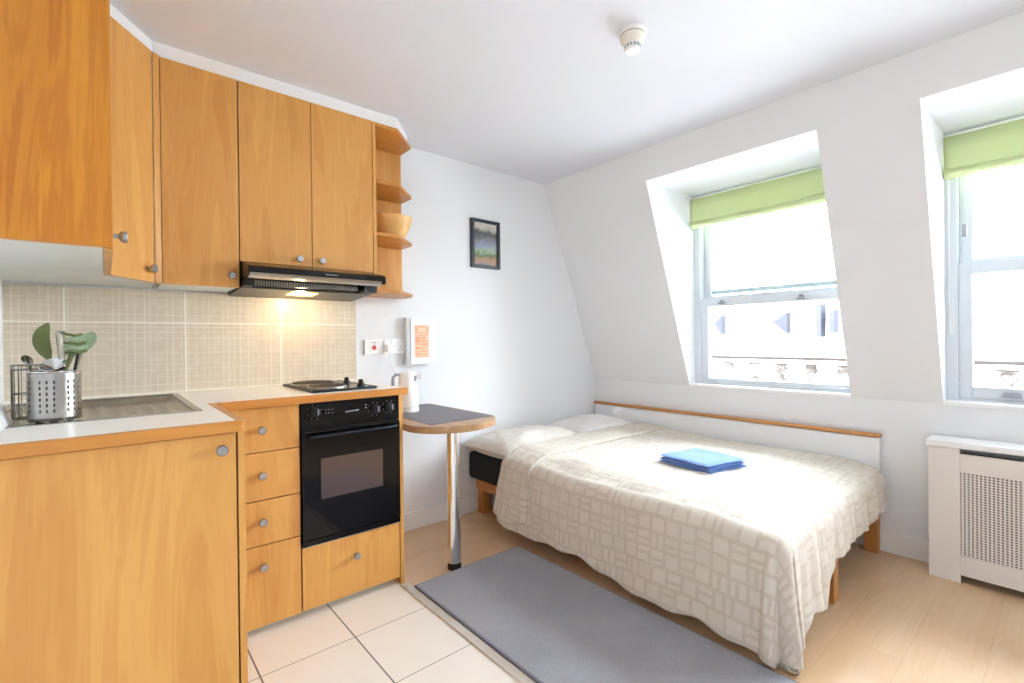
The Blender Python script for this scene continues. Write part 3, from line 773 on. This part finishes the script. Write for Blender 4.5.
# picture
t = Thing('picture', 'small black-framed landscape picture hanging on the white back wall', 'picture', (1.957, WY, 1.607))
b = new()
x0, x1, z0, z1 = 1.837, 2.078, 1.607, 1.930
for a in ((x0, x1, z0, z0+.022), (x0, x1, z1-.022, z1), (x0, x0+.024, z0+.022, z1-.022), (x1-.024, x1, z0+.022, z1-.022)):
    add_box(b, a[0], a[1], WY-.020, WY, a[2], a[3], .002)
t.part('frame', b, M['frame_dark'])
b = new(); add_box(b, x0+.023, x1-.023, WY-.010, WY-.002, z0+.021, z1-.021); t.part('print', b, M['picture'])

# smoke alarm
t = Thing('smoke_alarm', 'white round smoke alarm fixed to the ceiling', 'smoke alarm', (1.533, 1.078, ZC))
c = (1.533, 1.078, ZC)
b = new(); add_lathe(b, [(.052, 0), (.052, .010), (.048, .014)], c, (0, 0, -1), 40); t.part('base', b, M['white_plastic'], smooth=True)
b = new(); add_lathe(b, [(.044, .016), (.046, .022), (.044, .036), (.034, .046), (.030, .048)], c, (0, 0, -1), 40); t.part('body', b, plain('ivory_plastic', (238, 232, 220), .4), smooth=True)
b = new(); add_lathe(b, [(.029, .046), (.029, .066), (.026, .074), (.001, .076)], c, (0, 0, -1), 40); cg = t.part('sensor_cap', b, M['white_plastic'], smooth=True)
b = new()
for k in range(14):
    a = 2*PI*k/14; R_ = Matrix.Translation((c[0], c[1], 0)) @ Matrix.Rotation(a, 4, 'Z')
    add_box(b, .0275, .0297, -.004, .004, ZC-.064, ZC-.052, rot=R_)
t.part('sensor_slots', b, M['grey_plastic'], cg)
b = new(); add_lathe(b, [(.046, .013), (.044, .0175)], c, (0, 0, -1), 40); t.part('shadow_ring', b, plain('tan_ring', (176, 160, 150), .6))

# ---------------------------------------------------------------- blinds
def blind(y0, y1, label, z1=2.098, z0=1.884):
    t = Thing('roman_blind', label, 'blind', (3.14, (y0+y1)/2, z1), group='green roman blinds in the window recesses')
    b = new(); add_box(b, 3.125, 3.155, y0, y1, z1-.022, z1, .002); t.part('headrail', b, M['trim'])
    b = new(); n = 40
    def wav(y): 
        s_ = (y-y0)/(y1-y0); return .010*max(0, math.sin(PI*min(1, max(0, (.55-s_)/.55))))
    prof0 = [(3.112, z1-.016), (3.104, z1-.08), (3.100, z0+.055), (3.096, z0+.040), (3.108, z0+.030)]
    prof1 = [(3.122, z0+.052), (3.100, z0+.034), (3.093, z0+.018), (3.102, z0+.006), (3.135, z0+.0), (3.146, z0+.02), (3.146, z0+.06)]
    for pi_, prof in enumerate((prof0, prof1)):
        rows_ = []
        for i in range(n+1):
            y = y0+(y1-y0)*i/n; s_ = i/n
            rw = []
            for k, (x, z) in enumerate(prof):
                dz = 0; dx = 0
                if pi_ == 0 and k >= 2: dz = .020*max(0, (.5-s_)/.5) + .002*math.sin(14*s_)
                if pi_ == 1 and k <= 1: dz = .014*max(0, (.5-s_)/.5)
                dx = .0025*math.sin(23*s_+k)
                rw.append(b.verts.new((x+dx, y, z+dz)))
            rows_.append(rw)
        for a, c_ in zip(rows_, rows_[1:]):
            for k in range(len(a)-1): b.faces.new((a[k], c_[k], c_[k+1], a[k+1]))
    o = t.part('cloth', b, M['blind'], smooth=True)
    md = o.modifiers.new('sol', 'SOLIDIFY'); md.thickness = .003
    return t
blind(.797, 1.722, 'green roman blind raised at the window above the bed')
blind(-.518, .405, 'green roman blind raised at the right-hand window above the radiator cover')
b = new(); add_tube(b, [(3.146, .392, 1.88), (3.148, .392, 1.3), (3.148, .389, 1.14), (3.148, .384, 1.13), (3.148, .379, 1.14), (3.148, .380, 1.3), (3.148, .386, 1.31)], .0016, 6)
single('blind_cord', b, M['white_plastic'], 'thin white pull cord hanging at the left of the right-hand window', 'cord', (3.147, .39, 1.13), smooth=True)

# ---------------------------------------------------------------- bed
t = Thing('bed', 'low pine bed frame against the window wall, under the duvet', 'bed', (2.42, 1.6, 0))
BX0, BX1, BY0, BY1 = 1.845, 3.045, .67, 2.54
for (x, y) in ((1.85, 2.475), (1.85, 1.52), (1.85, .665), (2.315, .655), (3.022, .66), (3.022, 2.475)):
    b = new(); add_box(b, x, x+.058, y, y+.058, 0.0005, .20, .003); t.part('leg', b, M['pine'])
b = new(); add_box(b, BX0, BX0+.03, BY0, BY1, .155, .235, .003); t.part('side_rail', b, M['pine_y'])
b = new(); add_box(b, BX1-.03, BX1, BY0, BY1, .155, .235, .003); t.part('side_rail', b, M['pine_y'])
b = new(); add_box(b, BX0+.03, BX1-.03, BY0+.01, BY0+.04, .155, .235, .003); t.part('end_rail', b, M['pine'])
b = new(); add_box(b, BX0+.03, BX1-.03, BY1-.03, BY1, .155, .235, .003); t.part('end_rail', b, M['pine'])
for k in range(9):
    y = .75+k*.205; b = new(); add_box(b, BX0+.03, BX1-.03, y, y+.07, .222, .238, .002); t.part('slat', b, M['pine'])

def cushion(b, x0, x1, y0, y1, z0, z1, nx=40, ny=24, p=2.6, amp=.004, seed=0, sag=0):
    """soft closed box with crowned top"""
    top = []; bot = []
    for i in range(nx+1):
        for j in range(ny+1):
            u = -1+2*i/nx; v = -1+2*j/ny
            e = max(0, 1-abs(u)**p)**.5*max(0, 1-abs(v)**p)**.5
            pin = 1-.03*(1-abs(v)**2)*abs(u)**8
            x = (x0+x1)/2+(x1-x0)/2*u*pin; y = (y0+y1)/2+(y1-y0)/2*v*(1-.05*(1-u*u)*abs(v)**8)
            n_ = noise.noise(Vector((x*7+seed, y*7, seed)))*amp*6+noise.noise(Vector((x*19+seed, y*15, seed)))*amp*2.5
            zm = z0+(z1-z0)*.35
            top.append((x, y, zm+(z1-zm)*e+n_*min(1, e*1.5)+ sag*(-u)*(.5)))
            bot.append((x, y, zm-(zm-z0)*min(1, e*1.6)))
    T = [b.verts.new(q) for q in top]
    B = []
    for i in range(nx+1):
        for j in range(ny+1):
            k = i*(ny+1)+j
            B.append(T[k] if (i in (0, nx) or j in (0, ny)) else b.verts.new(bot[k]))
    uvl = b.loops.layers.uv.verify()
    for i in range(nx):
        for j in range(ny):
            k = i*(ny+1)+j
            for S, rev in ((T, False), (B, True)):
                q = [S[k], S[k+ny+1], S[k+ny+2], S[k+1]]
                if rev: q = q[::-1]
                if len(set(q)) < 4: continue
                try: f_ = b.faces.new(q)
                except ValueError: continue
                for l in f_.loops: l[uvl].uv = (l.vert.co.x, l.vert.co.y)

b = new(); add_box(b, 1.785, 3.035, .69, 2.545, .2385, .408, .032, 4)
single('mattress', b, M['mattress'], 'thick black mattress on the pine bed frame, its corner bare beside the table', 'mattress', (2.41, 1.6, .2385), smooth=True)

b = new(); cushion(b, 1.745, 2.44, 2.08, 2.556, .408, .545, seed=3, amp=.0035)
single('pillow', b, M['pillow'], 'beige flattened pillow at the bed head nearest the table', 'pillow', (2.1, 2.35, .41), smooth=True)
b = new(); cushion(b, 2.455, 3.035, 2.08, 2.556, .408, .550, seed=9, amp=.0035)
single('pillow', b, M['pillow_white'], 'pale pillow at the bed head in the corner under the sloping wall', 'pillow', (2.74, 2.35, .41), smooth=True)

# duvet: a sheet draped over two edges of the mattress, rippling as it hangs
XE, YE, R0 = 1.800, .695, .055
YH = 2.095   # head edge of the duvet
def drape(u, v, off=0.0, drop=1.0):
    """u metres from the wall side towards the room, v metres from the head towards the foot"""
    W = 3.040-XE; L = YH-YE
    a = max(0, u-W); bb = max(0, v-L)
    rr = math.hypot(a, bb)
    x = 3.040-min(u, W); y = YH-min(v, L)
    # crown of the top
    ex = min(1, (min(u, W)+.02)/.30); ed = min(1, (W-min(u, W))/.16); ef = min(1, (L-min(v, L))/.16)
    puff = .026*(1-(1-ed)**2)*(1-(1-ef)**2)
    nz = .010*noise.noise(Vector((x*3.1, y*3.1, 1)))+.006*noise.noise(Vector((x*8, y*5, 4)))+.003*noise.noise(Vector((x*21, y*17, 6)))
    zt = .433+puff+nz+.020*max(0, min(1, (y-1.75)/.45))*(1 if x < 2.95 else .5)
    if rr == 0: return Vector((x, y, zt+off))
    dx, dy = a/rr, bb/rr
    arc = R0*PI/2
    if rr < arc:
        th = rr/R0; h = R0*math.sin(th); d = R0*(1-math.cos(th))
    else:
        s_ = rr-arc; h = R0+s_*.10; d = R0+s_*.995
    t_ = min(1, max(0, (rr-.03)/.30))
    # position along the hem drives the folds
    if a > 0 and bb == 0: q = y
    elif bb > 0 and a == 0: q = x+10
    else: q = YE+math.atan2(bb, a)*.30
    rip = .008*math.sin(q*9+1.5*math.sin(q*4))+.005*math.sin(q*23+.7)
    if bb > 0: rip = .008*math.sin(x*30+1.2*math.sin(x*9)+a*14)+.005*math.sin(x*67+bb*3)
    if a > 0 and bb > 0:
        ang = math.atan2(bb, a); rip = .020*math.sin(ang*7+.5)
    h += t_*rip+off+.006*noise.noise(Vector((x*9+a*6, y*9+bb*6, d*7)))
    z = zt-d+off*.3
    if a > 0 and v < .35: y += .05*(1-v/.35)*min(1, a/.35)
    P_ = Vector((x-dx*h, y-dy*h, z))
    if P_.z < .014:
        ex_ = .014-P_.z; P_.z = .014+.004*abs(math.sin(q*40)); P_ += Vector((-dx, -dy, 0))*ex_*.35
    return P_

def sheet(name, v0, v1, nu, nv, amax, bmax, off=0.0, thick=.014, umin=0.0):
    b = new(); W = 3.040-XE; L = YH-YE
    uvl = b.loops.layers.uv.verify(); V_ = []
    for j in range(nv+1):
        row = []
        for i in range(nu+1):
            s_ = i/nu; v = v0+(v1-v0)*j/nv
            if v > L: v = L+(v-L)*1.0
            A = amax(min(v, L)) if callable(amax) else amax
            u = umin+(W+A-umin)*s_
            vv = v
            if v > L:
                B_ = bmax(min(u, W)); vv = L+(v-L)/(v1-L)*B_
            if u > W and vv > L:
                # rounded sheet corner so it does not trail
                ca, cb = (u-W), (vv-L); 
                k = math.hypot(ca/A, cb/bmax(W))
                lim = 1.12
                if k > lim: 
                    f_ = lim/k; u = W+ca*f_; vv = L+cb*f_
            row.append((b.verts.new(drape(u, vv, off)), (u, vv)))
        V_.append(row)
    for j in range(nv):
        for i in range(nu):
            q = [V_[j][i], V_[j][i+1], V_[j+1][i+1], V_[j+1][i]]
            f_ = b.faces.new([p[0] for p in q])
            for l, p in zip(f_.loops, q): l[uvl].uv = p[1]
    return b
def hemA(v):   # hanging length on the room side, by distance from the head
    k = v/1.5
    return .395+.035*min(1, max(0, (v-.35)/.9))+.012*math.sin(v*9)+.006*math.sin(v*31) - .02*math.exp(-((v-.55)/.2)**2)
def hemB(u):   # hanging length at the foot
    K = ((-1, .205), (.6, .225), (.88, .238), (.94, .28), (.985, .385), (1.015, .33), (1.12, .335), (1.24, .40), (9, .40))
    for (p, q), (p2, q2) in zip(K, K[1:]):
        if u <= p2: return q+(q2-q)*(u-p)/(p2-p)+.004*math.sin(u*37)
t = Thing('duvet', 'beige and cream block-patterned duvet spread over the bed, hanging to the floor', 'duvet', (2.42, 1.5, .43))
o = t.part('cover', sheet('cover', 0, YH-YE+.33, 190, 230, hemA, hemB), M['duvet'], smooth=True)
md = o.modifiers.new('sol', 'SOLIDIFY'); md.thickness = .024; md.offset = 0
o = t.part('turned_back_fold', sheet('fold', -.015, .205, 170, 34, lambda v: .355+.02*math.sin(v*20)+.05*min(1, v/.2)*0, hemB, off=.020), M['duvet'], smooth=True)
md = o.modifiers.new('sol', 'SOLIDIFY'); md.thickness = .024; md.offset = 0

# folded towel
tz = max(drape(3.040-2.37+dx_, YH-1.275+dy_).z for dx_ in (-.12, 0, .12) for dy_ in (-.12, 0, .12))+.009
t = Thing('towel', 'folded blue towel lying on the middle of the duvet', 'towel', (2.345, 1.25, tz), math.radians(-10))
def fold_layer(z0, th, sx_, sy_, seed, dx=0):
    b = new(); nx, ny = 30, 26; pts = []
    def P(i, j, top):
        u = -1+2*i/nx; v = -1+2*j/ny
        x = sx_/2*u+dx; y = sy_/2*v
        e = (1-abs(u)**8)**.5*(1-abs(v)**8)**.5
        n_ = .0025*noise.noise(Vector((x*14+seed, y*14, seed)))
        return (x, y, z0+th/2+(th/2*e if top else -th/2*e)+n_+.004*noise.noise(Vector((x*5, y*5, 2))))
    T = [[b.verts.new(P(i, j, True)) for j in range(ny+1)] for i in range(nx+1)]
    B = [[T[i][j] if i in (0, nx) or j in (0, ny) else b.verts.new(P(i, j, False)) for j in range(ny+1)] for i in range(nx+1)]
    for i in range(nx):
        for j in range(ny):
            b.faces.new((T[i][j], T[i+1][j], T[i+1][j+1], T[i][j+1]))
            q = [B[i][j], B[i][j+1], B[i+1][j+1], B[i+1][j]]
            try: b.faces.new(q)
            except ValueError: pass
    return b
for k, (z0, th, dx) in enumerate(((-.004, .017, .004), (.012, .017, 0), (.028, .018, -.002))):
    t.part('folded_layer', fold_layer(z0, th, 0.300-k*.004, .315-k*.004, k*3.3, dx), M['towel'], smooth=True, local=True)

# side panel along the wall
t = Thing('bed_side_panel', 'long white board with a thin wooden top rail along the window wall behind the bed', 'panel', (3.07, 1.6, .25))
b = new(); add_box(b, 3.058, 3.082, .658, 2.548, .21, .592, .002); t.part('board', b, M['trim'])
b = new(); add_box(b, 3.050, 3.0845, .650, 2.556, .597, .615, .005, 3); t.part('rail', b, M['pine_y'])

# rug
t = Thing('rug', 'flat grey rug on the floor between the tiles and the bed', 'rug', (1.376, .98, .0005))
b = new(); add_box(b, 1.072, 1.682, -.05, 1.945, .0062, .0135, .002); add_box(b, 1.074, 1.680, -.048, 1.943, .0008, .0075); t.part('pile', b, M['rug'])
b = new()
for a in ((1.064, 1.0735, -.06, 1.953), (1.681, 1.689, -.06, 1.953)): add_box(b, a[0], a[1], a[2], a[3], .0008, .0125, .002)
for a in ((1.0735, 1.681, 1.944, 1.953), (1.0735, 1.681, -.06, -.051)): add_box(b, a[0], a[1], a[2], a[3], .0008, .0125, .002)
t.part('binding', b, M['rug_edge'])

# ---------------------------------------------------------------- radiator cover
RX = 2.943; RY1 = .446; RY0 = -.56
t = Thing('radiator_cover', 'white radiator cover with a pierced grille under the right-hand window', 'radiator cover', (3.02, -.05, 0))
b = new(); add_box(b, RX-.014, 3.085, RY0-.014, RY1+.008, .612, .640, .006, 3); t.part('top_shelf', b, M['trim'])
b = new(); add_box(b, RX+.018, 3.084, RY1-.018, RY1, 0, .611, .002); t.part('side_panel', b, M['rad_paint'])
b = new(); add_box(b, RX+.018, 3.084, RY0, RY0+.018, 0, .611, .002); t.part('side_panel', b, M['rad_paint'])
b = new(); gy0, gy1 = RY0+.108, RY1-.110
add_box(b, RX, RX+.018, gy1, RY1, 0, .611, .002); add_box(b, RX, RX+.018, RY0, gy0, 0, .611, .002)
add_box(b, RX, RX+.018, gy0, gy1, .505, .586, .0015); add_box(b, RX, RX+.018, gy0, gy1, .036, .123, .0015)
t.part('front_panel', b, M['rad_paint'])
b = new(); y = gy0
while y < gy1-.002: add_box(b, RX+.006, RX+.011, y, y+.0066, .120, .508); y += .0134
z = .123
while z < .505: add_box(b, RX+.0045, RX+.0105, gy0-.002, gy1+.002, z, z+.0050); z += .01145
t.part('grille', b, M['rad_paint'])
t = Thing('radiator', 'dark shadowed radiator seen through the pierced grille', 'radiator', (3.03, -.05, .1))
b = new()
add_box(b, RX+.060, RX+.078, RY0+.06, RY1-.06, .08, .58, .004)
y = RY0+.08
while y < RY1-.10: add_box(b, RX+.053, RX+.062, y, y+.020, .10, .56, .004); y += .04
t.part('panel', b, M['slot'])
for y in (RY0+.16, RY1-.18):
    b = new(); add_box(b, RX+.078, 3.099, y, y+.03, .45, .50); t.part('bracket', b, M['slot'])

# ---------------------------------------------------------------- added fill light, unseen behind the viewer
t = Thing('fill_light', 'round white fill lamp added on the ceiling, unseen behind the viewer', 'fill light', (2.0, -1.4, ZC))
b = new(); add_lathe(b, [(.20, 0), (.20, .03), (.19, .035)], (2.0, -1.4, ZC), (0, 0, -1), 48); t.part('base', b, M['white_plastic'], smooth=True)
b = new(); add_lathe(b, [(.188, .036), (.175, .06), (.12, .082), (.001, .09)], (2.0, -1.4, ZC), (0, 0, -1), 48); t.part('diffuser', b, M['fill_lamp'], smooth=True)

# ---------------------------------------------------------------- outside: the terrace opposite
t = Thing('building', 'pale terraced building opposite with stone balustrade and dormer roof, seen through the window', 'building', (12.6, 2, -8))
b = new(); add_box(b, 12.3, 14.0, -14, 20, -8, .12); t.part('facade', b, M['out_wall'])
b = new(); add_prism(b, [(13.2, .12), (13.5, 2.25), (18, 2.45), (18, .12)], -14, 20, 'y'); t.part('roof', b, M['out_wall'])
b = new(); add_box(b, 11.93, 12.35, -14, 20, .505, .585, .01); t.part('coping', b, M['out_wall'])
b = new(); add_box(b, 11.91, 12.37, -14, 20, .586, .64, .01); add_box(b, 11.96, 12.32, -14, 20, .47, .504, .005); t.part('coping_shade_strips', b, M['out_coping_shade'])  # dark strips painted for the shadow lines along the coping
b = new(); add_box(b, 11.9, 12.4, -14, 20, -.08, .10, .02); t.part('cornice', b, M['out_wall'])
yb = -3.6; k = 0
while yb < 7.2:
    b = new()
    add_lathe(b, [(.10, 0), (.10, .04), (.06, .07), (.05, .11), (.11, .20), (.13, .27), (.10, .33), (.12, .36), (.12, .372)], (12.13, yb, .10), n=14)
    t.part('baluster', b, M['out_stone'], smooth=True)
    yb += .62
for yd, w_ in ((6.33, .23), (4.66, .36), (1.3, .3), (-.6, .3)):      # slate hips of the dormers
    b = new(); add_prism(b, [(yd, 1.73), (yd, 1.20), (yd+w_, 1.50)], 13.02, 13.3, 'x'); t.part('dormer_hip', b, M['out_dark'])
for y0_, y1_, z0_, z1_ in ((3.91, 4.02, 1.10, 1.90), (3.64, 3.74, 1.20, 1.75)):
    b = new(); add_box(b, 13.02, 13.4, y0_, y1_, z0_, z1_); t.part('dormer_window', b, M['out_glass'])
# the street far below
b = new(); add_box(b, 3.6, 30, -20, 26, -8.2, -8.0); o = struct('ground_street', b, M['road'])

# ---------------------------------------------------------------- light
w = bpy.data.worlds.new('sky'); scene.world = w; w.use_nodes = True
nt = w.node_tree; bg = nt.nodes['Background']
bg.inputs[0].default_value = (.82, .91, 1.0, 1); bg.inputs[1].default_value = 21.0
for i, (y0, y1) in enumerate(WIN):
    ld = bpy.data.lights.new('window_portal', 'AREA'); ld.shape = 'RECTANGLE'; ld.size = y1-y0; ld.size_y = ZH-ZS
    ld.cycles.is_portal = True
    lo = bpy.data.objects.new('window_portal', ld); COL.objects.link(lo)
    lo.location = (3.305, (y0+y1)/2, (ZS+ZH)/2)
    lo.rotation_euler = Vector((-1, 0, 0)).to_track_quat('-Z', 'Y').to_euler()
    # (size along local x = world y)
def area(name, loc, d, sx_, sy_, power, col):
    ld = bpy.data.lights.new(name, 'AREA'); ld.shape = 'RECTANGLE'; ld.size = sx_; ld.size_y = sy_; ld.energy = power; ld.color = col
    lo = bpy.data.objects.new(name, ld); COL.objects.link(lo); lo.location = loc
    lo.rotation_euler = Vector(d).to_track_quat('-Z', 'Y').to_euler(); return lo
pl = bpy.data.lights.new('fill_bulb', 'POINT'); pl.energy = 10; pl.color = (.9, .95, 1); pl.shadow_soft_size = .12  # bulb added to brighten the room from behind the viewer
po = bpy.data.objects.new('fill_bulb', pl); COL.objects.link(po); po.location = (2.0, -1.4, ZC-.22)
hl = bpy.data.lights.new('hood_bulb', 'POINT'); hl.energy = 1.1; hl.color = (1, .78, .45); hl.shadow_soft_size = .02
ho = bpy.data.objects.new('hood_bulb', hl); COL.objects.link(ho); ho.location = (.72, 2.40, 1.325)

# ---------------------------------------------------------------- camera
cd = bpy.data.cameras.new('camera'); cam = bpy.data.objects.new('camera', cd); COL.objects.link(cam); scene.camera = cam
cd.sensor_width = 36; cd.sensor_fit = 'HORIZONTAL'; cd.lens = 36*478.36/1024; cd.clip_start = .02; cd.clip_end = 200
yaw, pit, rol = math.radians(49.57407), math.radians(.25756), math.radians(-.634712)
Fw = Vector((math.cos(yaw)*math.cos(pit), math.sin(yaw)*math.cos(pit), -math.sin(pit)))
rt_ = Vector((math.sin(yaw), -math.cos(yaw), 0)); up_ = rt_.cross(Fw)
r2 = rt_*math.cos(rol)+up_*math.sin(rol); u2 = -rt_*math.sin(rol)+up_*math.cos(rol)
mw = Matrix((r2, u2, -Fw)).transposed().to_4x4(); mw.translation = Vector((0, 0, 1.128))
cam.matrix_world = mw

scene.view_settings.view_transform = 'Standard'; scene.view_settings.look = 'None'
scene.view_settings.gamma = 1; scene.view_settings.use_curve_mapping = False
scene.view_settings.exposure = 0.69
scene.cycles.use_denoising = True
scene.cycles.max_bounces = 12; scene.cycles.diffuse_bounces = 8
scene.cycles.sample_clamp_indirect = 8
